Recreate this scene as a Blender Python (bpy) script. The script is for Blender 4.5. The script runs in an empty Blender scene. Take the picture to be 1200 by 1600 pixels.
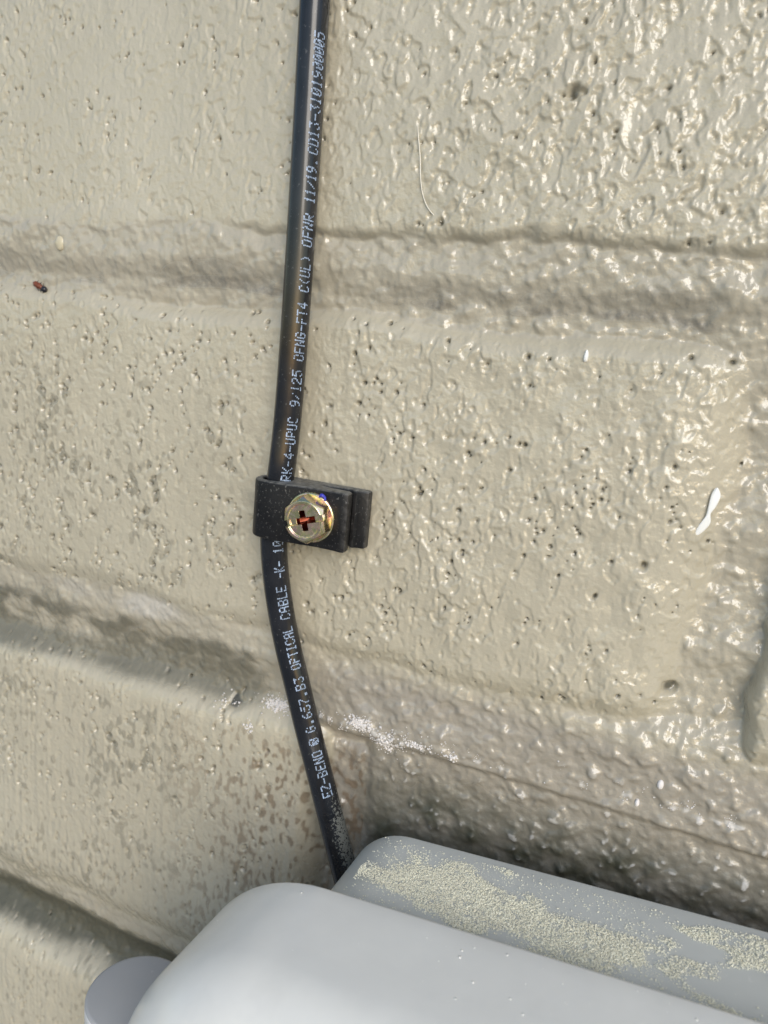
import bpy, bmesh, math, random
import numpy as np
from mathutils import Matrix, Vector

rng = np.random.default_rng(7)
random.seed(7)
scene = bpy.context.scene
COL = scene.collection
MM = 0.001                                   # everything is measured in millimetres, built in metres

# ------------------------------------------------------------------ camera
cam_data = bpy.data.cameras.new('camera')
cam = bpy.data.objects.new('camera', cam_data)
COL.objects.link(cam)
R3 = ((0.911305, 0.169216, -0.375352), (0.400601, -0.153866, 0.903241), (0.095089, -0.973494, -0.208007))
right = Vector([r[0] for r in R3]); up = -Vector([r[1] for r in R3]); back = -Vector([r[2] for r in R3])
mw = Matrix((right, up, back)).transposed().to_4x4()
mw.translation = Vector((0, -107, 0)) * MM
cam.matrix_world = mw
cam_data.sensor_fit = 'VERTICAL'
cam_data.sensor_height = 36.0
cam_data.sensor_width = 27.0
cam_data.lens = 1220 / 1600 * 36.0
cam_data.clip_start = 0.002
cam_data.clip_end = 300.0
cam_data.dof.use_dof = True
cam_data.dof.focus_distance = 0.116
cam_data.dof.aperture_fstop = 27.45 / 0.9
scene.camera = cam

# ------------------------------------------------------------------ sky, sun, exposure
SUN_DIR = Vector((0.50, -0.76, 0.42)).normalized()
el = math.asin(SUN_DIR.z); az = math.atan2(SUN_DIR.x, SUN_DIR.y)
world = bpy.data.worlds.new('World'); scene.world = world
world.use_nodes = True
wn = world.node_tree.nodes; wl = world.node_tree.links
wn.clear()
sky = wn.new('ShaderNodeTexSky'); sky.sky_type = 'NISHITA'; sky.sun_disc = False
sky.sun_elevation = el; sky.sun_rotation = az
sky.air_density = 1.2; sky.dust_density = 1.0; sky.ozone_density = 1.0
bg = wn.new('ShaderNodeBackground'); bg.inputs['Strength'].default_value = 0.15
wo = wn.new('ShaderNodeOutputWorld')
wl.new(sky.outputs[0], bg.inputs[0]); wl.new(bg.outputs[0], wo.inputs[0])
sun_data = bpy.data.lights.new('sun', 'SUN')
sun_data.energy = 1.3; sun_data.angle = math.radians(34); sun_data.color = (1.0, 0.985, 0.96)
sun = bpy.data.objects.new('sun', sun_data); COL.objects.link(sun)
sun.rotation_euler = SUN_DIR.to_track_quat('Z', 'Y').to_euler()
vs = scene.view_settings
scene.display_settings.display_device = 'sRGB'
vs.view_transform = 'Standard'; vs.look = 'None'; vs.exposure = 0.30; vs.gamma = 1.0; vs.use_curve_mapping = False
scene.cycles.max_bounces = 8; scene.cycles.diffuse_bounces = 4; scene.cycles.glossy_bounces = 4
scene.cycles.use_denoising = True

# ------------------------------------------------------------------ small helpers
def tag(o, label=None, cat=None, group=None, kind=None):
    if label: o['label'] = label
    if cat: o['category'] = cat
    if group: o['group'] = group
    if kind: o['kind'] = kind
    return o

def empty(name, loc):
    o = bpy.data.objects.new(name, None); COL.objects.link(o)
    o.location = Vector(loc) * MM; o.empty_display_size = 0.01
    return o

def link(name, me, mat=None, parent=None, smooth=True):
    o = bpy.data.objects.new(name, me); COL.objects.link(o)
    if mat: me.materials.append(mat)
    if smooth and len(me.polygons): me.polygons.foreach_set('use_smooth', [True] * len(me.polygons))
    if parent:
        o.parent = parent
        o.matrix_parent_inverse = Matrix.Translation(-parent.location)
    return o

def mesh_np(name, co, quads=None, tris=None):
    """co in mm (N,3); faces as index arrays"""
    me = bpy.data.meshes.new(name)
    co = np.asarray(co, np.float32) * MM
    me.vertices.add(len(co)); me.vertices.foreach_set('co', co.ravel())
    parts = []; starts = []; n = 0
    for f in (quads, tris):
        if f is not None and len(f):
            f = np.asarray(f, np.int32); k = f.shape[1]
            parts.append(f.ravel()); starts.append(n + np.arange(len(f), dtype=np.int32) * k); n += f.size
    me.loops.add(n); me.loops.foreach_set('vertex_index', np.concatenate(parts))
    st = np.concatenate(starts)
    me.polygons.add(len(st)); me.polygons.foreach_set('loop_start', st)
    me.update(calc_edges=True); me.validate()
    return me

def bm_mesh(name, bm):
    for v in bm.verts: v.co *= MM
    me = bpy.data.meshes.new(name); bm.to_mesh(me); bm.free()
    return me

def point_attr(me, name, rgba):
    a = me.attributes.new(name, 'FLOAT_COLOR', 'POINT')
    a.data.foreach_set('color', np.asarray(rgba, np.float32).ravel())

# ------------------------------------------------------------------ material helpers
class Nodes:
    def __init__(s, name):
        s.m = bpy.data.materials.new(name); s.m.use_nodes = True
        s.t = s.m.node_tree; s.n = s.t.nodes; s.p = s.n['Principled BSDF']
        s.tc = s.n.new('ShaderNodeTexCoord')
    def l(s, a, b): s.t.links.new(a, b)
    def noise(s, scale, detail=3.0, rough=0.5, vec=None, dist=0.0):
        x = s.n.new('ShaderNodeTexNoise'); x.inputs['Scale'].default_value = scale
        x.inputs['Detail'].default_value = detail; x.inputs['Roughness'].default_value = rough
        x.inputs['Distortion'].default_value = dist
        s.l(vec if vec is not None else s.tc.outputs['Object'], x.inputs['Vector'])
        return x.outputs['Fac']
    def mapping(s, scale):
        x = s.n.new('ShaderNodeMapping'); x.inputs['Scale'].default_value = scale
        s.l(s.tc.outputs['Object'], x.inputs['Vector']); return x.outputs[0]
    def ramp(s, fac, stops):
        x = s.n.new('ShaderNodeValToRGB'); cr = x.color_ramp
        while len(cr.elements) < len(stops): cr.elements.new(0.5)
        for e, (p, c) in zip(cr.elements, stops):
            e.position = p; e.color = c if len(c) == 4 else (*c, 1)
        s.l(fac, x.inputs[0]); return x.outputs[0]
    def mix(s, fac, a, b, mode='MIX'):
        x = s.n.new('ShaderNodeMix'); x.data_type = 'RGBA'; x.blend_type = mode
        for v, i in ((fac, 0), (a, 6), (b, 7)):
            if hasattr(v, 'links') or hasattr(v, 'is_output'): s.l(v, x.inputs[i])
            elif i == 0: x.inputs[0].default_value = v
            else: x.inputs[i].default_value = (*v, 1) if len(v) == 3 else v
        return x.outputs[2]
    def math(s, op, a, b=None, clamp=False):
        x = s.n.new('ShaderNodeMath'); x.operation = op; x.use_clamp = clamp
        for v, i in ((a, 0), (b, 1)):
            if v is None: continue
            if hasattr(v, 'is_output'): s.l(v, x.inputs[i])
            else: x.inputs[i].default_value = v
        return x.outputs[0]
    def attr(s, name):
        x = s.n.new('ShaderNodeAttribute'); x.attribute_name = name
        y = s.n.new('ShaderNodeSeparateColor'); s.l(x.outputs['Color'], y.inputs[0])
        return y.outputs[0], y.outputs[1], y.outputs[2], x.outputs['Alpha']
    def bump(s, h, strength, dist, normal=None):
        x = s.n.new('ShaderNodeBump'); x.inputs['Strength'].default_value = strength
        x.inputs['Distance'].default_value = dist
        s.l(h, x.inputs['Height'])
        if normal is not None: s.l(normal, x.inputs['Normal'])
        return x.outputs[0]
    def set(s, **k):
        for kk, v in k.items():
            i = s.p.inputs[kk.replace('_', ' ')]
            if hasattr(v, 'is_output'): s.l(v, i)
            elif isinstance(v, tuple): i.default_value = (*v, 1) if len(v) == 3 else v
            else: i.default_value = v
        return s.m

def paint_material():
    g = Nodes('beige_masonry_paint')
    pore, dust, algae_shade, _ = g.attr('stain_shade_a')
    brown, white, sandy, _ = g.attr('stain_b')
    tone = g.noise(28, 4, 0.55)
    col = g.ramp(tone, [(0.25, (0.422, 0.388, 0.300)), (0.75, (0.497, 0.459, 0.364))])
    warm = g.noise(9, 3, 0.5)
    col = g.mix(g.ramp(warm, [(0.42, (0, 0, 0)), (0.66, (0.5, 0.5, 0.5))]), col, (0.442, 0.394, 0.300))
    fine = g.noise(900, 4, 0.6)
    col = g.mix(g.math('MULTIPLY', sandy, 0.75), col, (0.285, 0.258, 0.224))
    gr = g.noise(1500, 3, 0.7)
    col = g.mix(g.math('MULTIPLY', dust, g.ramp(gr, [(0.3, (0.5, 0.5, 0.5)), (0.65, (1, 1, 1))])), col, (0.185, 0.172, 0.148))
    col = g.mix(algae_shade, col, (0.062, 0.061, 0.040))
    col = g.mix(brown, col, (0.15, 0.10, 0.055))
    col = g.mix(white, col, (0.66, 0.64, 0.62))
    col = g.mix(pore, col, (0.022, 0.024, 0.018))
    rough = g.ramp(g.noise(160, 3, 0.6), [(0.3, (0.08,) * 3), (0.7, (0.18,) * 3)])
    rough = g.math('ADD', rough, g.math('MULTIPLY', g.math('ADD', g.math('ADD', dust, algae_shade), g.math('ADD', white, brown)), 0.4), True)
    h1 = g.noise(420, 3, 0.55)
    h2 = g.noise(1600, 2, 0.6)
    n = g.bump(h1, 0.55, 0.0004)
    n = g.bump(h2, 0.42, 0.00018, n)
    return g.set(Base_Color=col, Roughness=rough, Normal=n, IOR=1.62)

def plastic_material(name, c, rough, bumpy=0.05, ior=1.48):
    g = Nodes(name)
    v = g.noise(60, 4, 0.6)
    col = g.ramp(v, [(0.3, tuple(x * 0.94 for x in c)), (0.7, tuple(min(1, x * 1.04) for x in c))])
    sp = g.noise(420, 3, 0.7)
    col = g.mix(g.ramp(sp, [(0.66, (0, 0, 0)), (0.76, (0.45, 0.45, 0.45))]), col, (0.74, 0.73, 0.70))
    gm = g.noise(38, 5, 0.7)
    col = g.mix(g.ramp(gm, [(0.52, (0, 0, 0)), (0.72, (0.35, 0.35, 0.35))]), col, tuple(x * 0.72 for x in c))
    r = g.ramp(g.noise(140, 4, 0.65), [(0.3, (rough * 0.85,) * 3), (0.7, (min(1, rough * 1.25),) * 3)])
    n = g.bump(g.noise(2200, 2, 0.5), bumpy, 0.0001)
    return g.set(Base_Color=col, Roughness=r, Normal=n, IOR=ior)

def cable_material():
    g = Nodes('black_cable_jacket')
    dust, _, _, _ = g.attr('dust')
    col = g.ramp(g.noise(300, 3), [(0.3, (0.010, 0.011, 0.014)), (0.7, (0.018, 0.019, 0.023))])
    spk = g.ramp(g.noise(1900, 2, 0.6), [(0.66, (0, 0, 0)), (0.74, (0.55, 0.55, 0.55))])
    col = g.mix(g.math('MULTIPLY', spk, 0.6), col, (0.20, 0.20, 0.20))
    crumbs = g.noise(2300, 4, 0.75)
    d = g.math('GREATER_THAN', g.math('ADD', g.math('MULTIPLY', dust, 0.30), g.math('MULTIPLY', crumbs, 0.9)), 0.70)
    d = g.math('MULTIPLY', d, g.math('MULTIPLY', g.math('GREATER_THAN', dust, 0.02), 0.8))
    col = g.mix(d, col, (0.165, 0.17, 0.15))
    r = g.math('ADD', g.ramp(g.noise(500, 3), [(0.3, (0.10,) * 3), (0.7, (0.16,) * 3)]), g.math('MULTIPLY', d, 0.6), True)
    n = g.bump(g.noise(900, 2, 0.5, g.mapping((1, 1, 0.12))), 0.12, 0.0002)
    return g.set(Base_Color=col, Roughness=r, Normal=n, IOR=1.48)

def rubber_material():
    g = Nodes('black_clip_plastic')
    col = g.ramp(g.noise(350, 4, 0.6), [(0.3, (0.006, 0.006, 0.007)), (0.75, (0.014, 0.014, 0.015))])
    scr = g.ramp(g.noise(2400, 3, 0.7), [(0.60, (0, 0, 0)), (0.70, (0.9, 0.9, 0.9))])
    col = g.mix(scr, col, (0.14, 0.135, 0.13))
    pt = g.n.new('ShaderNodeNewGeometry')
    wear = g.math('MULTIPLY', g.ramp(pt.outputs['Pointiness'], [(0.56, (0, 0, 0)), (0.64, (1, 1, 1))]), g.ramp(g.noise(900, 3, 0.6), [(0.35, (0, 0, 0)), (0.6, (0.8, 0.8, 0.8))]))
    col = g.mix(wear, col, (0.16, 0.155, 0.15))
    geo = g.n.new('ShaderNodeNewGeometry'); sx = g.n.new('ShaderNodeSeparateXYZ')
    g.l(geo.outputs['True Normal'], sx.inputs[0])
    top = g.ramp(sx.outputs[2], [(0.5, (0, 0, 0)), (0.9, (1, 1, 1))])
    dn = g.ramp(g.noise(1100, 4, 0.7), [(0.35, (0.15, 0.15, 0.15)), (0.6, (0.9, 0.9, 0.9))])
    col = g.mix(g.math('MULTIPLY', top, dn), col, (0.20, 0.20, 0.19))
    r = g.ramp(g.noise(260, 3), [(0.3, (0.34,) * 3), (0.7, (0.55,) * 3)])
    n = g.bump(g.noise(1500, 4, 0.65), 0.35, 0.00015)
    return g.set(Base_Color=col, Roughness=r, Normal=n, IOR=1.36)

def zinc_material():
    g = Nodes('yellow_zinc_plating')
    col = g.ramp(g.noise(520, 3, 0.55, dist=1.2), [(0.28, (0.86, 0.50, 0.48)), (0.42, (0.90, 0.66, 0.48)), (0.52, (0.66, 0.62, 0.30)),
                                         (0.60, (0.90, 0.74, 0.52)), (0.74, (0.85, 0.48, 0.50))])
    r = g.ramp(g.noise(900, 3), [(0.3, (0.16,) * 3), (0.7, (0.34,) * 3)])
    n = g.bump(g.noise(1800, 3, 0.6), 0.18, 0.0001)
    return g.set(Base_Color=col, Metallic=1.0, Roughness=r, Normal=n)

def plain(name, c, rough=0.6, var=0.12, scale=600, metallic=0.0):
    g = Nodes(name)
    col = g.ramp(g.noise(scale, 3), [(0.3, tuple(max(0, x * (1 - var)) for x in c)), (0.7, tuple(min(1, x * (1 + var)) for x in c))])
    return g.set(Base_Color=col, Roughness=rough, Metallic=metallic)

M_PAINT = paint_material()
M_BASE = plastic_material('grey_enclosure_plastic', (0.55, 0.56, 0.53), 0.36)
M_COVER = plastic_material('pale_grey_cover_plastic', (0.75, 0.745, 0.715), 0.2)
M_CAP = plastic_material('grey_hinge_plastic', (0.36, 0.365, 0.375), 0.6)
M_RIM = plastic_material('white_rim_plastic', (0.72, 0.73, 0.76), 0.45)
M_CABLE = cable_material()
M_CLIP = rubber_material()
M_ZINC = zinc_material()
M_INK = plain('pale_blue_grey_ink', (0.30, 0.38, 0.52), 0.5, 0.35, 1500)
M_POLLEN = plain('pale_yellow_pollen', (0.95, 0.91, 0.74), 0.9, 0.06, 500)
M_SALT = plain('white_salt_crust', (0.74, 0.71, 0.70), 0.85, 0.1, 800)
M_WHITE = plain('glossy_white_paint', (0.86, 0.86, 0.84), 0.12, 0.03, 200)
M_GROUND = plain('weathered_concrete', (0.27, 0.27, 0.268), 0.9, 0.2, 12)
M_CORE = plain('wall_core_masonry', (0.25, 0.22, 0.18), 0.9)
M_RED = plain('insect_red_brown', (0.16, 0.045, 0.02), 0.35, 0.3, 2500)
M_BLACK = plain('insect_black', (0.012, 0.012, 0.018), 0.25)
M_BLUE = plain('blue_plastic_shred', (0.035, 0.04, 0.42), 0.4)
M_AMBER = plain('dried_paint_drip', (0.56, 0.50, 0.36), 0.12, 0.1, 600)
M_HAIR = plain('pale_bristle', (0.72, 0.68, 0.58), 0.3, 0.05)
M_SPECK = plain('dust_speck', (0.86, 0.85, 0.82), 0.9)

# ================================================================== ground
me = mesh_np('ground', [(-60000, -60000, -860), (60000, -60000, -860), (60000, 400, -860), (-60000, 400, -860)], quads=[(0, 1, 2, 3)])
tag(link('ground', me, M_GROUND, smooth=False), kind='structure')

# ================================================================== the painted brick wall
wall = tag(empty('brick_wall', (0, 0, -860)), 'beige painted brick wall with glossy lumpy paint and recessed joints', 'wall')

DX = 0.2
X0, X1, Z0, Z1 = -346.0, 268.0, -196.0, 84.0
NX = int(round((X1 - X0) / DX)) + 1; NZ = int(round((Z1 - Z0) / DX)) + 1
xg = (X0 + np.arange(NX) * DX).astype(np.float32); zg = (Z0 + np.arange(NZ) * DX).astype(np.float32)
fx = np.fft.rfftfreq(NX, DX).astype(np.float32); fz = np.fft.fftfreq(NZ, DX).astype(np.float32)

def field(sx, sz):
    w = np.fft.rfft2(rng.standard_normal((NZ, NX)).astype(np.float32))
    w *= np.exp(-2 * np.pi ** 2 * (sx * fx) ** 2)[None, :] * np.exp(-2 * np.pi ** 2 * (sz * fz) ** 2)[:, None]
    a = np.fft.irfft2(w, s=(NZ, NX)).astype(np.float32)
    return a / a.std()

def ss(a, b, x):
    t = np.clip((x - a) / (b - a), 0, 1); return t * t * (3 - 2 * t)

XX = xg[None, :]; ZZ = zg[:, None]
edge_s = 0.5 * field(6, 6)
edge_n = 0.32 * field(5, 5) + 0.26 * field(1.0, 1.0)
xl = field(14, 11)

# name, x range, z range, face offset, edge radii (left, right, top, bottom), drop
BRICKS = [
    ((-342.0, -144.2), (14.2, 71.5), 0.2, (3, 3, 3, 1.8), 6),
    ((-137.8, 60.0), (14.2, 71.5), 0.25, (3, 3, 3, 2.4), 5),
    ((66.4, 264.0), (14.2, 71.5), 0.2, (3, 3, 3, 1.8), 6),
    ((-196.0, 3.4), (5.2, -51.6), 0.0, (4, 9.5, 4.0, 6.5), 4.2),
    ((9.2, 206.0), (5.2, -50.2), 0.5, (2.2, 4, 4, 4), 6),
    ((-248.0, -50.0), (-61.8, -119.2), 0.3, (4, 5, 7, 9.5), 4.6),
    ((-46.0, 154.0), (-60.4, -119.2), -2.6, (4, 4, 2.0, 5), 5),
    ((-196.0, 3.0), (-129.2, -186.0), 0.2, (4, 4, 8.5, 4), 6),
    ((9.2, 206.0), (-129.2, -186.0), 0.2, (4, 4, 8.5, 4), 6),
]
hb = np.full((NZ, NX), -30.0, np.float32)
for (xa, xb), zr, off, (rl, rr, rt, rb), K in BRICKS:
    za, zb = min(zr), max(zr)
    i0, i1 = np.searchsorted(xg, [xa - 3, xb + 3]); j0, j1 = np.searchsorted(zg, [za - 3, zb + 3])
    x = xg[None, i0:i1]; z = zg[j0:j1, None]; en = (edge_n if rb < 2 or rl < 2.9 or rb == 2.4 else edge_s)[j0:j1, i0:i1]
    dl = x - xa; dr = xb - x; db = z - za; dt = zb - z
    tx = np.clip(np.maximum(1 - (dl + en) / rl, 1 - (dr + en) / rr), 0, 1.6)
    rbm = rb * (1 + 0.45 * np.clip(xl[j0:j1, i0:i1], -1.2, 1.5)) if rb < 2 else rb
    tz = np.clip(np.maximum(1 - (db + en) / rbm, 1 - (dt + en) / rt), 0, 1.6)
    t = np.sqrt(tx * tx + tz * tz)
    tc = np.minimum(t, 0.985)
    if rb < 2 or rl < 2.9 or rb == 2.4: h = off - K * (1 - np.sqrt(1 - tc * tc)) - np.maximum(t - 0.985, 0) * 14
    else: h = off - K * np.minimum(t, 1.5) ** 2
    hb[j0:j1, i0:i1] = np.maximum(hb[j0:j1, i0:i1], h)

# mortar bed: how deep each joint lies
hm = np.full((NZ, NX), -3.4, np.float32)
j1 = ss(3, 7, ZZ) * ss(16, 12, ZZ)
hm = np.where((ZZ > -5) & (ZZ < 22), -0.7 - 0.35 * ss(-80, -10, XX) - 1.35 * ss(11.0, 6.5, ZZ) - 1.2 * ss(-4, 4, XX) * ss(4, -3, ZZ), hm)
rightness = ss(-66, -44, XX)
d2 = -1.4 - 2.0 * ss(-52.5, -60.5, ZZ) * (1 - rightness) - 0.4 * ss(-54, -60, ZZ) * rightness - 0.5 * ss(-100, -128, XX)
d2 = d2 - 4.5 * ss(-61.8, -66.5, ZZ) * rightness
w2 = ss(-44, -50.5, ZZ) * ss(-72, -66, ZZ)
hm = hm * (1 - w2) + d2 * w2
w3 = ss(-108, -116, ZZ) * ss(-142, -134, ZZ)
hm = hm * (1 - w3) + (-3.4 - 2.6 * ss(-119.5, -127.5, ZZ)) * w3
w4 = ss(-62, -67, ZZ) * ss(-118, -112, ZZ) * ss(-56, -52, XX) * ss(-30, -40, XX)
hm = hm * (1 - w4) + (-3.2) * w4
w5 = ss(-62, -66, ZZ) * ss(-118, -112, ZZ) * ss(-50, -44, XX)
hm = hm - 3.0 * w5 * (1 - w4)
hm = hm + 0.30 * field(9, 2.5)
k = 0.55 + 0.5 * ((ZZ > 0) & (ZZ < 20))
k = (0.9 + 1.5 * ss(-95, -114, ZZ) + 0.8 * ss(-40, -50, ZZ) * ss(-80, -70, ZZ) * (1 - rightness)).astype(np.float32)
H = np.maximum(hb, hm) + np.maximum(k - np.abs(hb - hm), 0) ** 2 / (4 * k)
gz, gx = np.gradient(H, DX)
steep = 1 / (1 + 0.25 * (gz * gz + gx * gx)); del gz, gx
isb = ss(-0.5, 0.9, hb - hm)

# lumpy gloss paint on the brick faces
n_s = field(0.21, 0.31); n_m = field(0.40, 0.58); n_l = field(3.2, 4.5); n_p = field(0.38, 0.38)
right_w = ss(-72, -20, XX)
C1 = ((ZZ < -60) & (XX < -46)).astype(np.float32)
dens = 1 / (1 + np.exp(-(1.6 * n_l + 1.3 * right_w - 0.35 - 1.2 * C1)))
n_f = field(0.24, 0.34)
n_b = field(1.1, 1.5)
big = np.tanh(1.5 * np.clip(n_m - 0.42 + 0.42 * n_b, 0, 3))          # paint-filled pores of the masonry
small = np.tanh(2.0 * np.clip(n_s - 0.65, 0, 3))
dw = 0.45 + 0.55 * dens
rim = np.exp(-((n_m + 0.42 * n_b - 0.25) / 0.28) ** 2)
T = -dw * ((0.30 + 0.10 * right_w) * big + (0.12 + 0.10 * right_w) * small - 0.05 * right_w * rim)
T = T + 0.012 * n_s + 0.028 * n_m + 0.08 * n_b * (0.6 + 1.0 * right_w) + 0.07 * n_l + 0.2 * xl + 0.006 * n_f
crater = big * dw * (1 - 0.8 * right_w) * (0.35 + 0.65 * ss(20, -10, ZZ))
brush = field(0.28, 5.0)
T = T + 0.022 * brush * (0.5 + C1)
# sandy mortar
g_s = field(0.32, 0.32); g_m = field(0.8, 0.7)
S = 0.055 * g_s + 0.085 * g_m + 0.10 * field(2.2, 1.6)
S = S + (0.12 * np.clip(g_m - 0.4, 0, 2) + 0.06 * np.clip(g_s - 0.2, 0, 2)) * (0.25 + 0.75 * right_w)
C2 = ss(-47, -41, XX) * ss(-57, -62, ZZ)                     # the recessed brick right of the cable is coated like the joint
sand = np.clip(1 - isb + C2, 0, 1)
H = H + (T * (1 - sand) + S * sand) * steep

# pinholes and craters
pore = np.zeros((NZ, NX), np.float32)
taken = set()
def pits(n, xa, xb, za, zb, r0, r1, d0, d1, dark, clump=None):
    xs = rng.uniform(xa, xb, n); zs = rng.uniform(za, zb, n)
    for x, z in zip(xs, zs):
        i = int((x - X0) / DX); j = int((z - Z0) / DX)
        if not (8 < i < NX - 9 and 8 < j < NZ - 9): continue
        if sand[j, i] > 0.4: continue
        if n_m[j, i] + 0.42 * n_b[j, i] < (1.5 if x > -58 or z > 8 else 1.05): continue
        cell = (int(x / 1.3), int(z / 1.3))
        if cell in taken or rng.random() < (0.25 if x > -58 else 0.05): continue
        taken.add(cell)
        r = r0 + (r1 - r0) * rng.random() ** 2
        d = rng.uniform(d0, d1); q = int(r / DX) + 3
        sl = (slice(j - q, j + q + 1), slice(i - q, i + q + 1))
        ax = (xg[sl[1]][None, :] - x); azz = (zg[sl[0]][:, None] - z)
        a = rng.uniform(0, 3.14); e = rng.uniform(0.75, 1.35)
        u = (ax * np.cos(a) + azz * np.sin(a)) * e; v = (-ax * np.sin(a) + azz * np.cos(a)) / e
        rr = np.sqrt(u * u + v * v) / r
        w = 1 - ss(0.45, 1.15, rr)
        H[sl] -= d * w
        pore[sl] = np.maximum(pore[sl], dark * (1 - ss(0.35, 0.9, rr)))
cl = None
pits(7000, -130, 14, 14, 60, 0.12, 0.40, 0.3, 0.7, 0.8)
pits(9000, -130, -55, -52, 6, 0.16, 0.55, 0.3, 0.7, 0.68)
pits(8000, -60, 4, -50, 6, 0.12, 0.46, 0.35, 0.8, 0.9)
pits(7000, -130, -50, -118, -62, 0.16, 0.6, 0.25, 0.5, 0.5)
pits(1500, -130, -70, -165, -130, 0.2, 0.5, 0.3, 0.5, 0.4)
# a few named blemishes
for bx, bz, br, bd in ((-0.6, -42.4, 1.3, 0.9), (-24, 33, 0.9, 0.9), (-40.2, 17.2, 0.7, 0.8), (-6.4, -25.4, 0.55, 0.8), (-70, -64, 1.6, 0.7)):
    rr = np.sqrt((XX - bx) ** 2 + (ZZ - bz) ** 2) / br * (1 + 0.25 * n_p)
    H -= bd * (1 - ss(0.4, 1.2, rr)); pore = np.maximum(pore, 0.8 * (1 - ss(0.3, 0.8, rr)))

# stains: dust on ledges, algae, brown weeping, salt bloom; plus shade painted above the enclosure
n_d = field(1.6, 0.9); n_e = field(5, 3)
dust = ss(0.35, 0.95, np.exp(-((ZZ - (6.4 + 0.4 * n_e)) / 1.1) ** 2) * (0.75 + 0.3 * n_e + 0.15 * n_d)) * 0.85
dust = np.maximum(dust, 0.45 * ss(0.2, 0.9, np.exp(-((ZZ - (7.9 + 0.6 * n_e)) / 1.9) ** 2) * (0.8 + 0.35 * n_e)))
dust = dust * (0.7 + 0.3 * ss(-130, -30, XX))
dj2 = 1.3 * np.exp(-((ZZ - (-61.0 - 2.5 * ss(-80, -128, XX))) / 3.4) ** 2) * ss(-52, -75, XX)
algae_shade = ss(0.22, 0.95, dj2 * (0.95 + 0.14 * n_e + 0.05 * n_d + 0.06 * g_s)) * 0.66
algae_shade = np.maximum(algae_shade, 0.66 * ss(0.15, 0.85, np.exp(-((ZZ + 58.0) / 5.0) ** 2) * ss(-56, -70, XX) * (0.8 + 0.2 * n_e + 0.25 * n_d + 0.2 * g_m)))
algae_shade = np.maximum(algae_shade, 0.93 * ss(0.2, 0.9, 1.3 * np.exp(-((ZZ + 127.5) / 5.2) ** 2) * (0.95 + 0.10 * n_e + 0.04 * n_d + 0.05 * g_s)))
n_g = field(0.36, 0.48)
spots = ss(1.05, 1.9, n_g + 0.35 * n_l) * (1 - sand)
algae_shade = np.maximum(algae_shade, 0.5 * ss(0.66, 0.98, crater) * (1 - sand))
algae_shade = np.maximum(algae_shade, 0.30 * spots * ss(-58, -90, XX) * ss(8, -20, ZZ))
n_v = field(0.26, 0.44)
brown = 0.72 * ss(0.15, 1.0, n_v + 0.3 * n_l) * ss(-90, -58, XX) * ss(-62, -72, ZZ) * (XX < -44)
brown = np.maximum(brown, 0.34 * ss(-80, -52, XX) * ss(-64, -80, ZZ) * (XX < -44) * (0.7 + 0.3 * n_e))
algae_shade = np.maximum(algae_shade, 0.95 * ss(-60, -75, ZZ) * ss(-50, -40, XX) * (0.8 + 0.12 * n_d + 0.12 * g_m))  # contact shade painted into the wall colour, darkening down towards the enclosure
white = np.zeros((NZ, NX), np.float32)
saltline = -61.4 + 0.048 * (XX + 46) + 0.5 * n_e
sw = np.exp(-((ZZ - saltline) / 0.9) ** 2) * ss(-74, -62, XX)
white = ss(0.75, 1.3, sw * (0.62 + 0.35 * n_g + 0.2 * n_l + 0.3 * g_s)) * 0.7
white = np.maximum(white, 0.6 * ss(1.9, 2.5, g_s + 0.2 * n_g) * ss(-50, -40, XX) * ss(-56, -60, ZZ) * ss(-84, -66, ZZ))
smear = np.exp(-(((XX + 96) / 14) ** 2 + ((ZZ + 50) / 3.0) ** 2))
white = np.maximum(white, 0.35 * ss(0.3, 0.9, smear * (0.9 + 0.4 * n_e)))
sandy = sand * ss(-70, -45, XX) * ss(-48, -54, ZZ)
sandy = np.maximum(sandy, 0.35 * sand)

# joint into separate pieces on one shared grid (fine where the photograph looks, coarse beyond)
fine_x = (-136.0, 26.0); fine_z = (-166.0, 60.0)
def idx(a, b, g0, n, lo, hi, must, step2=None):
    s = set(range(0, n, 12)); s.add(n - 1)
    i = int(round((lo - g0) / DX)); j = int(round((hi - g0) / DX))
    s = {q for q in s if q < i or q > j}
    if step2 is None: s |= set(range(i, j + 1))
    else:
        m = int(round((step2 - g0) / DX)); s |= set(range(i, m, 2)) | set(range(m, j + 1))
    s |= {int(round((m_ - g0) / DX)) for m_ in must}
    return np.array(sorted(s))
bx_edges = sorted({v for b in BRICKS for v in b[0]}); bz_edges = sorted({v for b in BRICKS for v in b[1]})
XI = idx(X0, X1, X0, NX, fine_x[0], fine_x[1], bx_edges)
ZI = idx(Z0, Z1, Z0, NZ, fine_z[0], fine_z[1], bz_edges, -98.0)

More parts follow.
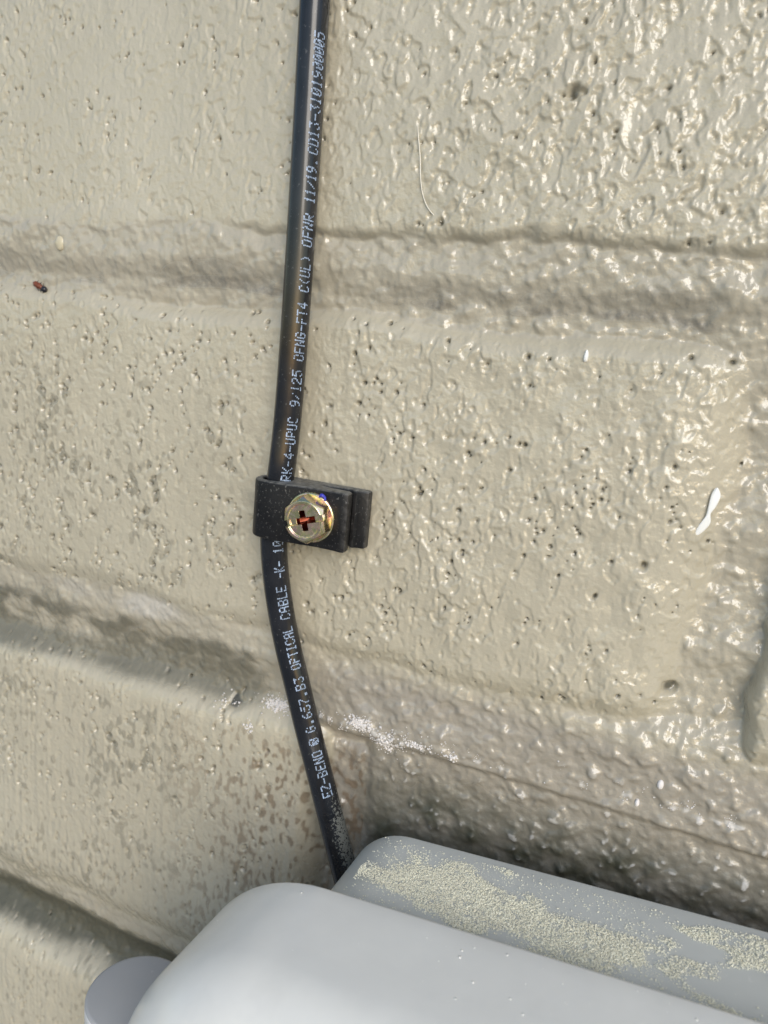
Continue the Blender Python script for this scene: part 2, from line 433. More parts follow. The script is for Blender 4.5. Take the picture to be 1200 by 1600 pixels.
def patch(rects):
    cos = []; qs = []; A = []; B = []; base = 0
    for (xa, xb), (za, zb) in rects:
        a, b = int(round((xa - X0) / DX)), int(round((xb - X0) / DX))
        c, d = int(round((min(za, zb) - Z0) / DX)), int(round((max(za, zb) - Z0) / DX))
        xi = XI[(XI >= a) & (XI <= b)]; zi = ZI[(ZI >= c) & (ZI <= d)]
        # the part of the wall deep behind the enclosure is never seen: keep it coarse
        if xa > -60 and max(za, zb) < -100: xi = np.unique(np.append(xi[::6], xi[-1])); zi = np.unique(np.append(zi[::6], zi[-1]))
        g = np.ix_(zi, xi); nz, nx = len(zi), len(xi)
        P = np.empty((nz, nx, 3), np.float32)
        P[..., 0] = xg[xi][None, :]; P[..., 1] = -H[g]; P[..., 2] = zg[zi][:, None]
        cos.append(P.reshape(-1, 3))
        A.append(np.stack([pore[g], dust[g], algae_shade[g], np.ones_like(pore[g])], -1).reshape(-1, 4))
        B.append(np.stack([brown[g], white[g], sandy[g], np.ones_like(pore[g])], -1).reshape(-1, 4))
        k = base + np.arange(nz * nx).reshape(nz, nx)
        qs.append(np.stack([k[:-1, :-1], k[:-1, 1:], k[1:, 1:], k[1:, :-1]], -1).reshape(-1, 4))
        base += nz * nx
    return np.concatenate(cos), np.concatenate(qs), np.clip(np.concatenate(A), 0, 1), np.clip(np.concatenate(B), 0, 1)

def wall_piece(name, rects):
    co, q, A, B = patch(rects)
    me = mesh_np(name, co, quads=q)
    point_attr(me, 'stain_shade_a', A); point_attr(me, 'stain_b', B)
    return link(name, me, M_PAINT, wall)

for b in BRICKS: wall_piece('brick', [(b[0], b[1])])
strips = [((X0, X1), (5.2, 14.2)), ((X0, X1), (-119.2, -129.2))]
strips += [((X0, -196.0), (-51.6, -61.8)), ((-196.0, 3.4), (-51.6, -60.4)), ((3.4, 206.0), (-50.2, -60.4))]
strips[2] = ((-342.0, -196.0), (-51.6, -60.4))
strips += [((-248.0, -46.0), (-60.4, -61.8)), ((-50.0, -46.0), (-61.8, -119.2))]
strips += [((3.4, 9.2), (5.2, -50.2)), ((-144.2, -137.8), (14.2, 71.5)), ((60.0, 66.4), (14.2, 71.5)), ((3.0, 9.2), (-129.2, -186.0))]
wall_piece('mortar', strips)

# the rest of the wall: plain bricks, few polygons
def plain_brick_mesh(seed):
    r = np.random.default_rng(seed)
    L, Hh = 198.0, 57.5
    u = np.unique(np.concatenate([np.linspace(0, 6, 6), np.linspace(6, L - 6, 26), np.linspace(L - 6, L, 6)]))
    v = np.unique(np.concatenate([np.linspace(0, 6, 6), np.linspace(6, Hh - 6, 9), np.linspace(Hh - 6, Hh, 6)]))
    U, V = np.meshgrid(u, v)
    tx = np.clip(np.maximum(1 - U / 5, 1 - (L - U) / 5), 0, .985); tz = np.clip(np.maximum(1 - V / 5, 1 - (Hh - V) / 5), 0, .985)
    t = np.minimum(np.hypot(tx, tz), .985)
    h = -8 * (1 - np.sqrt(1 - t * t)) + r.normal(0, .12, U.shape)
    co = np.stack([U - L / 2, -h, V], -1).reshape(-1, 3); nz, nx = U.shape
    k = np.arange(nz * nx).reshape(nz, nx)
    q = np.stack([k[:-1, :-1], k[:-1, 1:], k[1:, 1:], k[1:, :-1]], -1).reshape(-1, 4)
    me = mesh_np('brick_plain', co, quads=q); me.materials.append(M_PAINT)
    me.polygons.foreach_set('use_smooth', [True] * len(me.polygons))
    return me
plain_meshes = [plain_brick_mesh(s) for s in range(4)]
for r_ in range(-9, 13):
    zb = 14.2 + 66.9 * r_ if r_ >= 0 else {-1: -51.6, -2: -119.2, -3: -186.0}.get(r_, -186.0 - 66.9 * (-3 - r_))
    hand = {0: (-342.0, 264.0), -1: (-196.0, 206.0), -2: (-248.0, 154.0), -3: (-196.0, 206.0)}.get(r_)
    start = {0: -342.0 - 204.2, -1: -196.0 - 204.5 * 2, -2: -248.0 - 204 * 2, -3: -196.0 - 204.5 * 2}.get(r_, -196.0 - 204.2 * 2 + (102 if r_ % 2 == 0 else 0))
    for c_ in range(5):
        xa = start + 204.3 * c_
        if hand and xa + 190 > hand[0] and xa < hand[1] - 4: continue
        o = bpy.data.objects.new('brick', random.choice(plain_meshes)); COL.objects.link(o)
        o.parent = wall; o.matrix_parent_inverse = Matrix.Translation(-wall.location)
        o.location = Vector((xa + 99, random.uniform(-0.4, 0.4), zb)) * MM
def slab(name, x, y, z, mat, parent):
    bm = bmesh.new(); bmesh.ops.create_cube(bm, size=1.0)
    for v in bm.verts:
        v.co = Vector(((x[0] + x[1]) / 2 + v.co.x * (x[1] - x[0]), (y[0] + y[1]) / 2 + v.co.y * (y[1] - y[0]), (z[0] + z[1]) / 2 + v.co.z * (z[1] - z[0])))
    return link(name, bm_mesh(name, bm), mat, parent, smooth=False)
slab('wall_core', (-760, 620), (9.5, 100), (-860, 890), M_CORE, wall)
bed = [((-760, 620), (75, 890)), ((-760, 620), (-860, -190)), ((-760, -196.5), (-190, 75)), ((154.5, 620), (-190, 75))]
co = []; q = []
for (xa, xb), (za, zb) in bed:
    n = len(co); co += [(xa, 7.8, za), (xb, 7.8, za), (xb, 7.8, zb), (xa, 7.8, zb)]; q.append((n, n + 1, n + 2, n + 3))
link('mortar', mesh_np('mortar', co, quads=q), M_PAINT, wall, smooth=False)

def surf(x, z):
    return float(H[int(round((z - Z0) / DX)), int(round((x - X0) / DX))])

# ================================================================== cable
ctrl = [(-60.0, 2.9, 880), (-60.6, 2.9, 300), (-61.0, 2.8, 60), (-60.98, 2.8, 45.4), (-60.7, 2.8, 24.7), (-60.5, 2.9, 2.4), (-60.5, 3.2, -13), (-60.6, 3.8, -21), (-61.05, 3.9, -26),
        (-61.2, 3.7, -31.2), (-60.5, 3.3, -37.5), (-59.2, 3.0, -43.6), (-57.7, 2.8, -48.8), (-55.9, 2.75, -53.8), (-53.7, 2.7, -60.0), (-50.2, 2.6, -69.2), (-45.9, 2.6, -80.5), (-42.0, 2.5, -90.5), (-38.0, 2.3, -100), (-33, 2.0, -118)]
ctrl = ctrl[::-1]                                  # from the enclosure upwards
P = np.array(ctrl, float)
def catmull(P, n=14):
    out = []
    for i in range(len(P) - 1):
        p0 = P[max(i - 1, 0)]; p1 = P[i]; p2 = P[i + 1]; p3 = P[min(i + 2, len(P) - 1)]
        t0 = 0; t1 = t0 + np.linalg.norm(p1 - p0) ** .5 + 1e-6; t2 = t1 + np.linalg.norm(p2 - p1) ** .5; t3 = t2 + np.linalg.norm(p3 - p2) ** .5 + 1e-6
        for t in np.linspace(t1, t2, n, endpoint=False):
            a1 = (t1 - t) / (t1 - t0) * p0 + (t - t0) / (t1 - t0) * p1 if i > 0 else p1
            a2 = (t2 - t) / (t2 - t1) * p1 + (t - t1) / (t2 - t1) * p2
            a3 = (t3 - t) / (t3 - t2) * p2 + (t - t2) / (t3 - t2) * p3 if i < len(P) - 2 else p2
            b1 = (t2 - t) / (t2 - t0) * a1 + (t - t0) / (t2 - t0) * a2 if i > 0 else a2
            b2 = (t3 - t) / (t3 - t1) * a2 + (t - t1) / (t3 - t1) * a3 if i < len(P) - 2 else a2
            out.append((t2 - t) / (t2 - t1) * b1 + (t - t1) / (t2 - t1) * b2)
    out.append(P[-1]); return np.array(out)
C = catmull(P)
Cw = np.stack([C[:, 0], -C[:, 1], C[:, 2]], -1)   # world mm
seg = np.linalg.norm(np.diff(Cw, axis=0), axis=1); ARC = np.concatenate([[0], np.cumsum(seg)])
TAN = np.gradient(Cw, ARC, axis=0); TAN /= np.linalg.norm(TAN, axis=1)[:, None]
CR = 2.12
def frame(s):
    p = np.array([np.interp(s, ARC, Cw[:, i]) for i in range(3)]); t = np.array([np.interp(s, ARC, TAN[:, i]) for i in range(3)]); t /= np.linalg.norm(t)
    out = np.array([0, -1.0, 0]); out -= out.dot(t) * t; out /= np.linalg.norm(out)
    side = np.cross(t, out); side *= np.sign(side[0])                     # points to +X
    return p, t, out, side
NSEG = 40
co = []; at = []
for i, s in enumerate(ARC):
    p, t, o_, sd = frame(s)
    for a in np.linspace(0, 2 * np.pi, NSEG, endpoint=False):
        co.append(p + CR * (np.cos(a) * o_ + np.sin(a) * sd))
        dz = np.clip((-67 - p[2]) / 10, 0, 1) * np.clip(0.25 + np.sin(a - 0.15), 0, 1)
        at.append((dz, 0, 0, 1))
k = np.arange(len(ARC) * NSEG).reshape(len(ARC), NSEG); k2 = np.roll(k, -1, 1)
quads = np.stack([k[:-1], k2[:-1], k2[1:], k[1:]], -1).reshape(-1, 4)
cable = tag(empty('optical_cable', (-60.8, -2.9, -26)), 'thin black optical cable with white dotted lettering running down the wall', 'cable')
me = mesh_np('jacket', co, quads=quads); point_attr(me, 'dust', at)
link('jacket', me, M_CABLE, cable)

FONT = {'A': '0E11111F111111', 'B': '1E11111E11111E', 'C': '0E11101010110E', 'D': '1E11111111111E', 'E': '1F10101E10101F', 'F': '1F10101E101010', 'G': '0E11101711110E',
        'I': '0E04040404040E', 'K': '11121418141211', 'L': '1010101010101F', 'N': '11191915131311', 'O': '0E11111111110E', 'P': '1E11111E101010', 'R': '1E11111E141211',
        'T': '1F040404040404', 'U': '1111111111110E', 'Z': '1F01020408101F', '0': '0E11131519110E', '1': '040C040404040E', '2': '0E11010608101F', '3': '1F02040201110E',
        '4': '02060A121F0202', '5': '1F101E0101110E', '6': '0608101E11110E', '7': '1F010204080808', '9': '0E11110F01020C', '-': '0000001F000000', '.': '00000000000C0C',
        '/': '00010204081000', '(': '02040808080402', ')': '08040202020408', '@': '0E111D1B1D150E'}
WORDS = [('EZ-BEND', -72.3, -64.8), ('@', -64.1, -62.7), ('G.657.B3', -62.0, -53.1), ('OPTICAL', -52.1, -45.1), ('CABLE', -44.0, -38.4), ('-K-', -37.2, -34.3), ('104', -33.2, -29.6),
         ('0RK-4-UPUC', -22.6, -11.7), ('9/125', -10.3, -4.7), ('OFNG-FT4', -3.5, 5.1), ('C(UL)', 6.4, 11.6), ('OFNR', 12.7, 17.4), ('11/19', 18.7, 23.7), ('.', 24.0, 24.9), ('CD13-31019', 25.2, 36.1), ('00005', 36.2, 41.0)]
zc = Cw[:, 2]
co = []; tri = []
for w, za, zb in WORDS:
    sa, sb = np.interp(za, zc, ARC), np.interp(zb, zc, ARC)
    adv = (sb - sa) / len(w)
    for ci, ch in enumerate(w):
        bits = FONT[ch]; rowsb = [int(bits[2 * r:2 * r + 2], 16) for r in range(7)]
        for r in range(7):
            for c in range(5):
                if not (rowsb[r] >> (4 - c)) & 1: continue
                if random.random() < 0.05: continue
                yv = (3 - r)                                     # up in the letter = towards the left of the cable
                zmid = np.interp(sa, ARC, zc)
                slant = 0.025 * max(0, min(1, (zmid + 20) / 30))
                s = sa + adv * (ci + 0.12 + 0.155 * c) + slant * yv + random.gauss(0, .012)
                azc = math.radians(46 + 12 * max(0, min(1, (zmid + 60) / 60)))
                ang = azc - yv * 0.25 / CR + random.gauss(0, .006)
                p, t, o_, sd = frame(s)
                rad = 0.125 * random.uniform(0.8, 1.12); n0 = len(co)
                for q in range(6):
                    aa = q * math.pi / 3
                    s2 = rad * math.cos(aa); a2 = ang + rad * math.sin(aa) / CR
                    co.append(p + t * s2 + (CR + 0.018) * (math.cos(a2) * o_ + math.sin(a2) * sd))
                tri += [(n0, n0 + 1, n0 + 2), (n0, n0 + 2, n0 + 3), (n0, n0 + 3, n0 + 4), (n0, n0 + 4, n0 + 5)]
link('lettering', mesh_np('lettering', co, tris=tri), M_INK, cable, smooth=False)

# ================================================================== clip
def curve_solid(name, loops, depth, bevel):
    cu = bpy.data.curves.new(name, 'CURVE'); cu.dimensions = '2D'; cu.fill_mode = 'BOTH'
    cu.extrude = (depth / 2 - bevel) * MM; cu.bevel_depth = bevel * MM; cu.bevel_resolution = 2; cu.offset = -bevel * MM
    for L in loops:
        sp = cu.splines.new('POLY'); sp.points.add(len(L) - 1)
        for p, (x, y) in zip(sp.points, L): p.co = (x * MM, y * MM, 0, 1)
        sp.use_cyclic_u = True
    ob = bpy.data.objects.new(name, cu); COL.objects.link(ob)
    dg = bpy.context.evaluated_depsgraph_get()
    me = bpy.data.meshes.new_from_object(ob.evaluated_get(dg))
    bpy.data.objects.remove(ob); bpy.data.curves.remove(cu)
    return me

def smooth_poly(pts, n=5):
    P = np.array([(p[0], p[1], 0) for p in pts], float); out = []
    m = len(P)
    for i in range(m):
        p0, p1, p2, p3 = P[(i - 1) % m], P[i], P[(i + 1) % m], P[(i + 2) % m]
        for t in np.linspace(0, 1, n, endpoint=False):
            out.append(0.5 * ((2 * p1) + (-p0 + p2) * t + (2 * p0 - 5 * p1 + 4 * p2 - p3) * t * t + (-p0 + 3 * p1 - 3 * p2 + p3) * t ** 3)[:2])
    return [tuple(p) for p in out]

CX = -61.05
outer = [(3.25 * math.cos(math.radians(a)), 3.95 + 3.6 * math.sin(math.radians(a))) for a in range(265, 100, -12)]
outer += [(0.6, 7.58), (2.0, 7.62), (3.6, 7.4), (5.2, 7.0), (7.0, 6.68), (8.8, 6.5), (10.4, 6.46), (11.8, 6.55), (12.9, 6.72), (13.45, 6.45), (13.5, 5.7), (13.3, 4.7), (12.6, 3.95),
          (11.0, 3.75), (9.0, 3.55), (7.6, 3.3), (7.6, 2.95), (9.0, 2.75), (11.0, 2.55), (12.3, 2.5), (12.6, 2.9), (13.1, 2.95), (13.4, 2.5), (14.3, 2.35), (14.75, 2.1), (14.8, 0.9), (14.5, 0.45), (9, 0.42), (3, 0.38)]
hole = [(2.2 * math.cos(a), 3.92 + 2.2 * math.sin(a)) for a in np.linspace(0, 2 * math.pi, 36, endpoint=False)]
me = curve_solid('strap', [[(x, -y) for x, y in outer], [(x, -y) for x, y in hole]], 8.9, 0.34)
clip = tag(empty('cable_clip', (CX, 0, -26)), 'black plastic cable clip looped round the cable and held by a screw', 'cable clip')
strap = link('strap', me, M_CLIP, clip, smooth=False)
strap.matrix_parent_inverse = Matrix()
for p in me.polygons: p.use_smooth = True
try: me.set_sharp_from_angle(angle=math.radians(35))
except Exception: pass

# ================================================================== screw
SX, SZ = -53.3, -25.95
screw = tag(empty('hex_screw', (SX, -6.8, SZ)), 'yellow zinc hex washer head screw with cross slot driven through the black clip', 'screw')
screw.scale = (1.07, 1.0, 1.07)
screw.rotation_euler = (math.radians(2), 0, math.radians(4))
def lathe(prof, n=72):
    co = []; q = []
    for r, y in prof:
        for a in np.linspace(0, 2 * np.pi, n, endpoint=False): co.append((r * math.cos(a), -y, r * math.sin(a)))
    m = len(prof)
    for i in range(m - 1):
        for j in range(n): q.append((i * n + j, i * n + (j + 1) % n, (i + 1) * n + (j + 1) % n, (i + 1) * n + j))
    return co, q
co, q = lathe([(0.9, -6.0), (0.9, -0.4), (3.3, -0.42), (3.52, -0.3), (3.6, -0.1), (3.58, 0.1), (3.42, 0.26), (3.25, 0.27), (3.1, 0.2), (2.9, 0.18), (1.0, 0.2)])
o = link('washer_flange', mesh_np('washer_flange', co, quads=q), M_ZINC, screw); o.matrix_parent_inverse = Matrix()
N = 180; g = np.linspace(-3.5, 3.5, N)
U, V = np.meshgrid(g, g)
rot = math.radians(8)
hexd = np.max([np.abs(U * math.cos(rot + kk * math.pi / 3) + V * math.sin(rot + kk * math.pi / 3)) for kk in range(3)], axis=0)
Rr = np.hypot(U, V)
hgt = np.full(U.shape, 2.6)
hgt -= 0.8 * np.clip((Rr - 2.75) / 0.7, 0, 1)                        # rounded chamfer at the corners
hgt -= 0.20 * (1 - ss(2.25, 2.42, Rr))
a = math.radians(17)
u1 = U * math.cos(a) + V * math.sin(a); v1 = -U * math.sin(a) + V * math.cos(a)
slot = 1 - ss(0.36, 0.46, np.abs(v1))
cross = np.maximum((1 - ss(0.34, 0.44, np.abs(v1))) * (1 - ss(1.25, 1.45, np.abs(u1))), (1 - ss(0.34, 0.44, np.abs(u1))) * (1 - ss(1.25, 1.45, np.abs(v1))))
hgt -= 0.7 * slot * (1 - cross) + cross * (1.45 + 0.65 * (1 - np.clip(Rr / 1.3, 0, 1)))
hgt = np.maximum(hgt, 0.22)
wallf = ss(2.90, 3.0, hexd)
hgt = hgt * (1 - wallf) + 0.12 * wallf
keep = hexd < 3.1
co = np.stack([U, -hgt, V], -1).reshape(-1, 3)
kk = np.arange(N * N).reshape(N, N)
q = np.stack([kk[:-1, :-1], kk[:-1, 1:], kk[1:, 1:], kk[1:, :-1]], -1).reshape(-1, 4)
kf = keep.ravel()[q].all(1); q = q[kf]
used = np.unique(q); remap = np.full(N * N, -1); remap[used] = np.arange(len(used))
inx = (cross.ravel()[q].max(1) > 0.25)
def sub(q):
    u_ = np.unique(q); rm = np.full(N * N, -1); rm[u_] = np.arange(len(u_)); return co[u_], rm[q]
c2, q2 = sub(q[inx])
rc = link('drive_recess', mesh_np('drive_recess', c2, quads=q2), plain('zinc_recess_shade', (0.20, 0.055, 0.035), 0.35, 0.3, 900, 1.0), screw); rc.matrix_parent_inverse = Matrix()  # shading and repeated reflections inside the recess, put into its colour as dark red
c2, q2 = sub(q[~inx])
o = link('hex_head', mesh_np('hex_head', c2, quads=q2), M_ZINC, screw); o.matrix_parent_inverse = Matrix()
try: o.data.set_sharp_from_angle(angle=math.radians(40))
except Exception: pass

# ================================================================== grey enclosure below
TILT = math.radians(5)
def ring(L, T, rc, W, Hh, s, inset):
    pts = []
    r = max(rc - inset, 0.3)
    for cx, cz, a0 in ((rc, -rc, 180), (W - rc, -rc, 90), (W - rc, -Hh + rc, 0), (rc, -Hh + rc, -90)):
        for t in np.linspace(a0, a0 - 90, 17):
            a = math.radians(t); pts.append((cx + r * math.cos(a), cz + r * math.sin(a)))
    ct, st = math.cos(TILT), math.sin(TILT)
    return [(L + x * ct - z * st, -s, T + x * st + z * ct) for x, z in pts]
def rounded_shell(L, T, rc, W, Hh, s0, s1, rf, rb, draft=0.0):
    prof = []
    prof = [(s0 + rb * (1 - math.cos(math.radians(a))), rb * (1 - math.sin(math.radians(a)))) for a in np.linspace(0, 90, 5)]
    ns = 6
    for i in range(1, ns): prof.append((s0 + rb + (s1 - rf - s0 - rb) * i / ns, draft * i / ns))
    for a in np.linspace(0, 90, 13): prof.append((s1 - rf + rf * math.sin(math.radians(a)), draft + rf * (1 - math.cos(math.radians(a)))))
    co = []; q = []; n = 68
    for s, i in prof: co += ring(L, T, rc, W, Hh, s, i)
    for i in range(len(prof) - 1):
        for j in range(n): q.append((i * n + j, (i + 1) * n + j, (i + 1) * n + (j + 1) % n, i * n + (j + 1) % n))
    tris = []
    for base, flip in ((0, 0), ((len(prof) - 1) * n, 1)):
        c = np.mean(co[base:base + n], axis=0); co.append(tuple(c)); ci = len(co) - 1
        for j in range(n): tris.append((base + j, base + (j + 1) % n, ci) if not flip else (base + (j + 1) % n, base + j, ci))
    return co, q, tris
box = tag(empty('cable_enclosure', (-10, -6, -250)), 'grey plastic cable enclosure with rounded cover at the bottom of the wall', 'enclosure')
co, q, t = rounded_shell(-42, -72.8, 10, 118, 150, 6, 27, 1, 0.7)
link('base', mesh_np('base', co, quads=q, tris=t), M_BASE, box)
co, q, t = rounded_shell(-57, -71.5, 20, 150, 176, 25, 52, 13, 0.9)
cover = link('cover', mesh_np('cover', co, quads=q, tris=t), M_COVER, box)
hx, hs, hz, hr = -63.4, 29.6, -95.0, 7.2
co, q = [], []
prof = [(0.02, hz), (hr - 0.6, hz), (hr - 0.15, hz - 0.15), (hr, hz - 0.6), (hr, hz - 60), (0.02, hz - 60)]
def vert_lathe(prof, n=64):
    co = []; q = []
    for r, z in prof:
        for a in np.linspace(0, 2 * np.pi, n, endpoint=False): co.append((hx + r * math.cos(a), -hs + r * math.sin(a), z))
    for i in range(len(prof) - 1):
        for j in range(n): q.append((i * n + j, (i + 1) * n + j, (i + 1) * n + (j + 1) % n, i * n + (j + 1) % n))
    return co, q
co, q = vert_lathe([(0.02, hz), (hr - 0.5, hz), (hr - 0.1, hz - 0.12), (hr, hz - 0.4)])
cap = link('hinge_cap', mesh_np('hinge_cap', co, quads=q), M_CAP, box)
co, q = vert_lathe([(hr, hz - 0.4), (hr, hz - 3.2), (hr - 0.5, hz - 3.4), (hr - 0.5, hz - 60), (0.02, hz - 60)])
link('hinge_barrel', mesh_np('hinge_barrel', co, quads=q), M_RIM, box)
for px, pz in ((-30, -100), (60, -96), (-24, -205), (66, -200)):
    bm = bmesh.new(); bmesh.ops.create_cone(bm, cap_ends=True, segments=24, radius1=5, radius2=5, depth=9.0, matrix=Matrix.Translation((px, -2.3, pz)) @ Matrix.Rotation(math.pi / 2, 4, 'X'))
    link('mounting_foot', bm_mesh('mounting_foot', bm), M_BASE, box, smooth=False)

# ================================================================== loose bits
def grains(name, pts, mat, flat=0.6):
    """pts: list of (x, y, z, radius) -> one mesh of small irregular octahedra"""
    F = np.array([(0, 2, 4), (2, 1, 4), (1, 3, 4), (3, 0, 4), (2, 0, 5), (1, 2, 5), (3, 1, 5), (0, 3, 5)])
    D = np.array([(1, 0, 0), (-1, 0, 0), (0, 1, 0), (0, -1, 0), (0, 0, 1), (0, 0, -1)], float)
    p = np.array(pts); n = len(p)
    A = np.linalg.qr(rng.standard_normal((n, 3, 3)))[0]
    V = (D[None] * rng.uniform(0.75, 1.25, (n, 6, 1))) @ A * p[:, 3][:, None, None]
    V[..., 2] *= flat
    co = (p[:, None, :3] + V).reshape(-1, 3)
    tri = (F[None] + 6 * np.arange(n)[:, None, None]).reshape(-1, 3)
    return mesh_np(name, co, tris=tri)

# pollen on the shelf of the enclosure
def inpoly(x, y, poly):
    c = False; j = len(poly) - 1
    for i in range(len(poly)):
        xi, yi = poly[i]; xj, yj = poly[j]
        if (yi > y) != (yj > y) and x < (xj - xi) * (y - yi) / (yj - yi) + xi: c = not c
        j = i
    return c
p1 = [(-34.5, 18.5), (-34.5, 14.5), (-31, 10.8), (-25.3, 9.4), (-19.4, 9.9), (-15.3, 11.8), (-12.6, 14.8), (-3.6, 15.8), (1.8, 14.6), (2.8, 16.8), (-0.7, 20.8), (-6, 22.2), (-15, 21.4), (-23, 20.6), (-30, 19.6)]
p2 = [(2.0, 10.2), (8, 8.8), (30, 8.6), (55, 9), (58, 18), (30, 22), (15.6, 22.0), (6, 21), (3.6, 16)]
pol = []
while len(pol) < 60000:
    x = random.uniform(-36, 58); s = random.uniform(8, 24.5)
    i = int((x * 1.0 - X0) / DX); j = int((s * 1.0 - Z0) / DX)
    n1 = n_e[j, i]; n2 = n_d[j * 1, i]; n3 = n_s[j, i]
    jx, js = x + 1.6 * n_d[j + 60, i] + random.gauss(0, 0.7), s + 1.0 * n_d[j + 200, i] + random.gauss(0, 0.6)
    in1 = inpoly(jx, js, p1); in2 = inpoly(jx, js, p2)
    d = 0.0
    if in1: d = 0.95 + 0.15 * n2
    elif in2: d = 0.38 + 0.38 * n2 + 0.2 * n1
    else: d = 0.03
    d *= 1 if n3 > -0.9 else 0.35
    if random.random() > d: continue
    z = -72.8 + (x + 42) * math.tan(TILT) + random.uniform(0.0, 0.22)
    pol.append((x, -s, z, 0.045 + 0.12 * random.random() ** 3))
tag(link('pollen', grains('pollen', pol, M_POLLEN), M_POLLEN, smooth=False), 'pale yellow pollen dust lying on the shelf of the grey enclosure', 'pollen', kind='stuff')

# salt bloom along the joint
salt = []
for _ in range(2400):
    x = random.uniform(-67, 17)
    w = math.exp(-((x + 45) / 13) ** 2) + 0.45
    if random.random() > w: continue
    z = -61.2 + 0.05 * (x + 46) + random.gauss(0, 0.75)
    jz, ix = int((z - Z0) / DX), int((x - X0) / DX)
    if n_g[jz, ix] + 0.5 * n_l[jz, ix] < 0.55 - 0.5 * math.exp(-((x + 46) / 12) ** 2): continue
    salt.append((x, -surf(x, z) - 0.02, z, 0.04 + 0.13 * random.random() ** 2))
for cx_, cz_, rx_, rz_, n_ in ((-61.5, -62.2, 2.2, 0.9, 420), (-66, -66.8, 1.0, 1.1, 30), (-45.5, -60.4, 1.8, 0.8, 320), (-41, -62.6, 2.0, 1.5, 300), (-35.5, -61.2, 1.5, 0.5, 90), (-30, -61.4, 1.2, 0.5, 40), (-72, -64.5, 2.5, 1.2, 26)):
    for _ in range(n_):
        x = random.gauss(cx_, rx_ * 0.6); z = random.gauss(cz_, rz_ * 0.6)
        salt.append((x, -surf(x, z) - 0.04, z, 0.06 + 0.26 * random.random() ** 2))
tag(link('salt_bloom', grains('salt_bloom', salt, M_SALT, 0.9), M_SALT), 'white salt crumbs along the joint above the grey enclosure', 'salt', kind='stuff')

# specks of dust on the cover and the wall below it
sp = []
for _ in range(60):
    x = random.uniform(-50, 20); s = random.uniform(26.2, 37)
    sp.append((x, -s, -71.5 + (x + 57) * math.tan(TILT) + 0.02 - (0.9 if x < -38 else 0) * ((-38 - x) / 8) ** 2, 0.05 + 0.2 * random.random() ** 3))
tag(link('dust_specks', grains('dust_specks', sp, M_SPECK, 0.3), M_SPECK, smooth=False), 'scattered pale dust specks on the grey enclosure cover', 'dust', kind='stuff')

def blob(name, pts, mat, x, z, lift=0.0, parent=None):
    """a flattened drop lying on the paint: pts = outline in mm, domed"""
    n = len(pts); co = []; q = []; rings = [(1.0, -0.25), (0.97, 0.08), (0.85, 0.2), (0.6, 0.32), (0.3, 0.37)]
    cx_ = sum(p[0] for p in pts) / n; cz_ = sum(p[1] for p in pts) / n
    for f, hh in rings:
        for px, pz in pts:
            xx, zz = cx_ + (px - cx_) * f, cz_ + (pz - cz_) * f
            co.append((x + xx, -surf(x + px * .0, z) - lift - hh, z + zz))
    co.append((x + cx_, -surf(x, z) - lift - 0.38, z + cz_))
    for i in range(len(rings) - 1):
        for j in range(n): q.append((i * n + j, i * n + (j + 1) % n, (i + 1) * n + (j + 1) % n, (i + 1) * n + j))
    b = (len(rings) - 1) * n; t = [(b + j, b + (j + 1) % n, len(co) - 1) for j in range(n)]
    return link(name, mesh_np(name, co, quads=q, tris=t), mat, parent)
drip = smooth_poly([(0.35, 3.6), (0.75, 2.6), (0.55, 1.2), (0.2, 0.1), (0.3, -1.2), (-0.3, -2.6), (-1.0, -3.4), (-0.9, -2.2), (-0.35, -0.9), (-0.2, 0.3), (-0.15, 1.6), (-0.05, 2.9)])
tag(blob('paint_drip', [(x_ * 1.35, z_) for x_, z_ in drip], M_WHITE, 0.4, -17.4, 0.3), 'glossy white paint drip shaped like an hourglass on the right hand brick edge', 'paint drip')
tag(blob('paint_drip', smooth_poly([(0, .8), (.3, .2), (.25, -.7), (-.2, -.8), (-.25, 0)]), M_WHITE, -17.9, 1.2, 0.1), 'tiny white paint drip just under the upper mortar joint', 'paint drip')
rd = [(0.45 * math.cos(a), 0.72 * math.sin(a)) for a in np.linspace(0, 2 * math.pi, 14, endpoint=False)]
tag(blob('paint_spot', rd, M_SALT, 0.7, -56.4, 0.0), 'oval white spot on the sandy joint, larger of the two', 'spot')
tag(blob('paint_spot', [(a * .75, b * .8) for a, b in rd], M_SALT, -1.9, -60.3, 0.0), 'small oval white spot lower down beside the salt line', 'spot')
tag(blob('resin_drop', [(a * 2.2, b * 1.75) for a, b in rd], M_AMBER, -110.1, 11.9, 0.0), 'pale amber dried drop in the upper mortar joint at the left', 'drop')

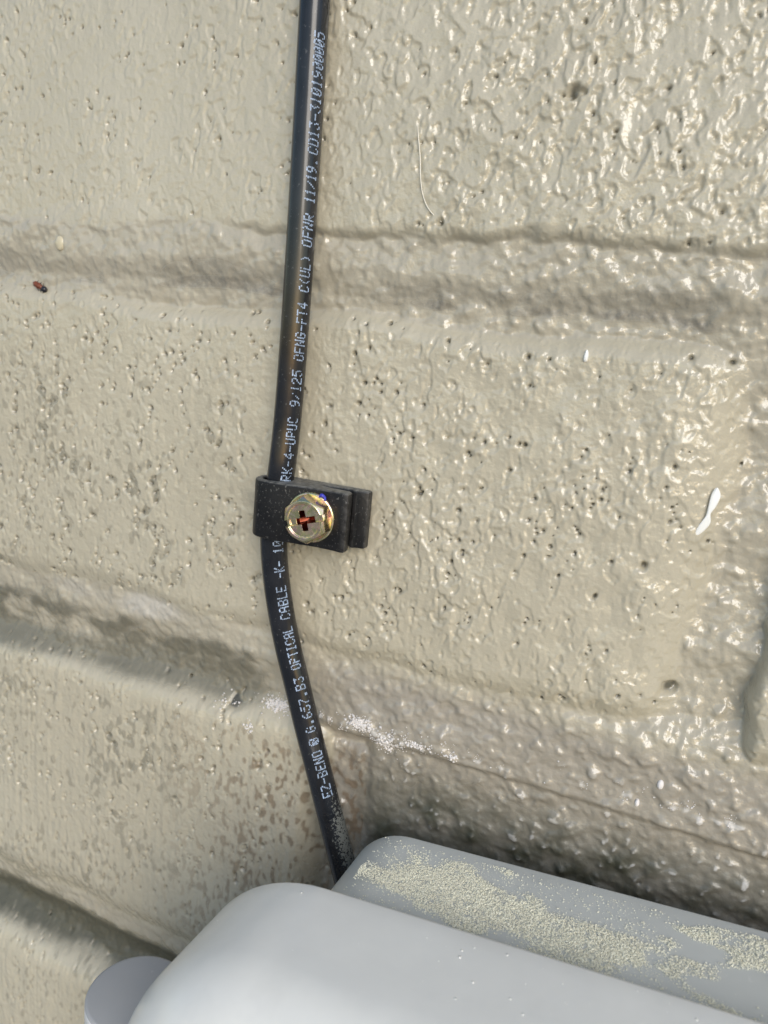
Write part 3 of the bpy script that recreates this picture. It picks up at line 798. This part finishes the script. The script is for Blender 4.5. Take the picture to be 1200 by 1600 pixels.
# bristle stuck in the paint
def tube(name, pts, r, mat, parent=None, n=6):
    P = catmull(np.array(pts, float), 8); co = []; q = []
    for i, p in enumerate(P):
        t = P[min(i + 1, len(P) - 1)] - P[max(i - 1, 0)]; t /= np.linalg.norm(t)
        a1 = np.cross(t, [0, 1, 0]); a1 /= np.linalg.norm(a1); a2 = np.cross(t, a1)
        rr = r * (1 - 0.6 * abs(i / (len(P) - 1) - 0.4))
        for a in np.linspace(0, 2 * np.pi, n, endpoint=False): co.append(p + rr * (math.cos(a) * a1 + math.sin(a) * a2))
    for i in range(len(P) - 1):
        for j in range(n): q.append((i * n + j, i * n + (j + 1) % n, (i + 1) * n + (j + 1) % n, (i + 1) * n + j))
    return link(name, mesh_np(name, co, quads=q), mat, parent)
hp = [(-44.9, 30.0), (-44.5, 28.3), (-44.0, 25.5), (-43.6, 22.8), (-43.0, 20.6), (-41.8, 18.7), (-40.2, 17.4)]
tag(tube('bristle', [(x, -surf(x, z) - 0.12, z) for x, z in hp], 0.10, M_HAIR), 'thin pale bristle stuck in the paint right of the cable', 'bristle')

# insect
ins = tag(empty('insect', (-115.7, -surf(-115.7, 4.3) - 0.3, 4.3)), 'tiny red brown insect with dark head on the upper joint', 'insect')
def ellipsoid(name, c, r, rotdeg, mat, parent):
    bm = bmesh.new(); bmesh.ops.create_uvsphere(bm, u_segments=18, v_segments=12, radius=1.0)
    Rm = Matrix.Rotation(math.radians(rotdeg), 4, 'Y')
    for v in bm.verts:
        f = 1 + 0.10 * math.sin(v.co.x * 9) if name == 'abdomen' else 1
        v.co = Rm @ Vector((v.co.x * r[0], v.co.y * r[1] * f, v.co.z * r[2] * f)) + Vector(c)
    o = link(name, bm_mesh(name, bm), mat, parent); o.matrix_parent_inverse = Matrix(); return o
ellipsoid('abdomen', (-0.45, -0.35, 0.25), (1.25, 0.5, 0.55), 22, M_RED, ins)
ellipsoid('head', (1.05, -0.35, -0.35), (0.62, 0.5, 0.55), 22, M_BLACK, ins)
for sx_, sgn in ((-0.6, 1), (0.1, 1), (0.7, 1), (-0.6, -1), (0.1, -1), (0.7, -1)):
    o = tube('leg', [(sx_, -0.25, -0.4 * sx_), (sx_ + 0.1, -0.35, -0.4 * sx_ + sgn * 0.6), (sx_ - 0.1, -0.02, -0.4 * sx_ + sgn * 0.95)], 0.06, M_BLACK); o.parent = ins
# blue shred on the clip
tag(tube('plastic_shred', [(-51.9, -7.05, -22.55), (-51.5, -7.3, -22.2), (-51.05, -7.15, -22.5), (-50.9, -7.3, -22.9)], 0.28, M_BLUE), 'tiny blue plastic shred beside the screw head on the clip', 'shred')
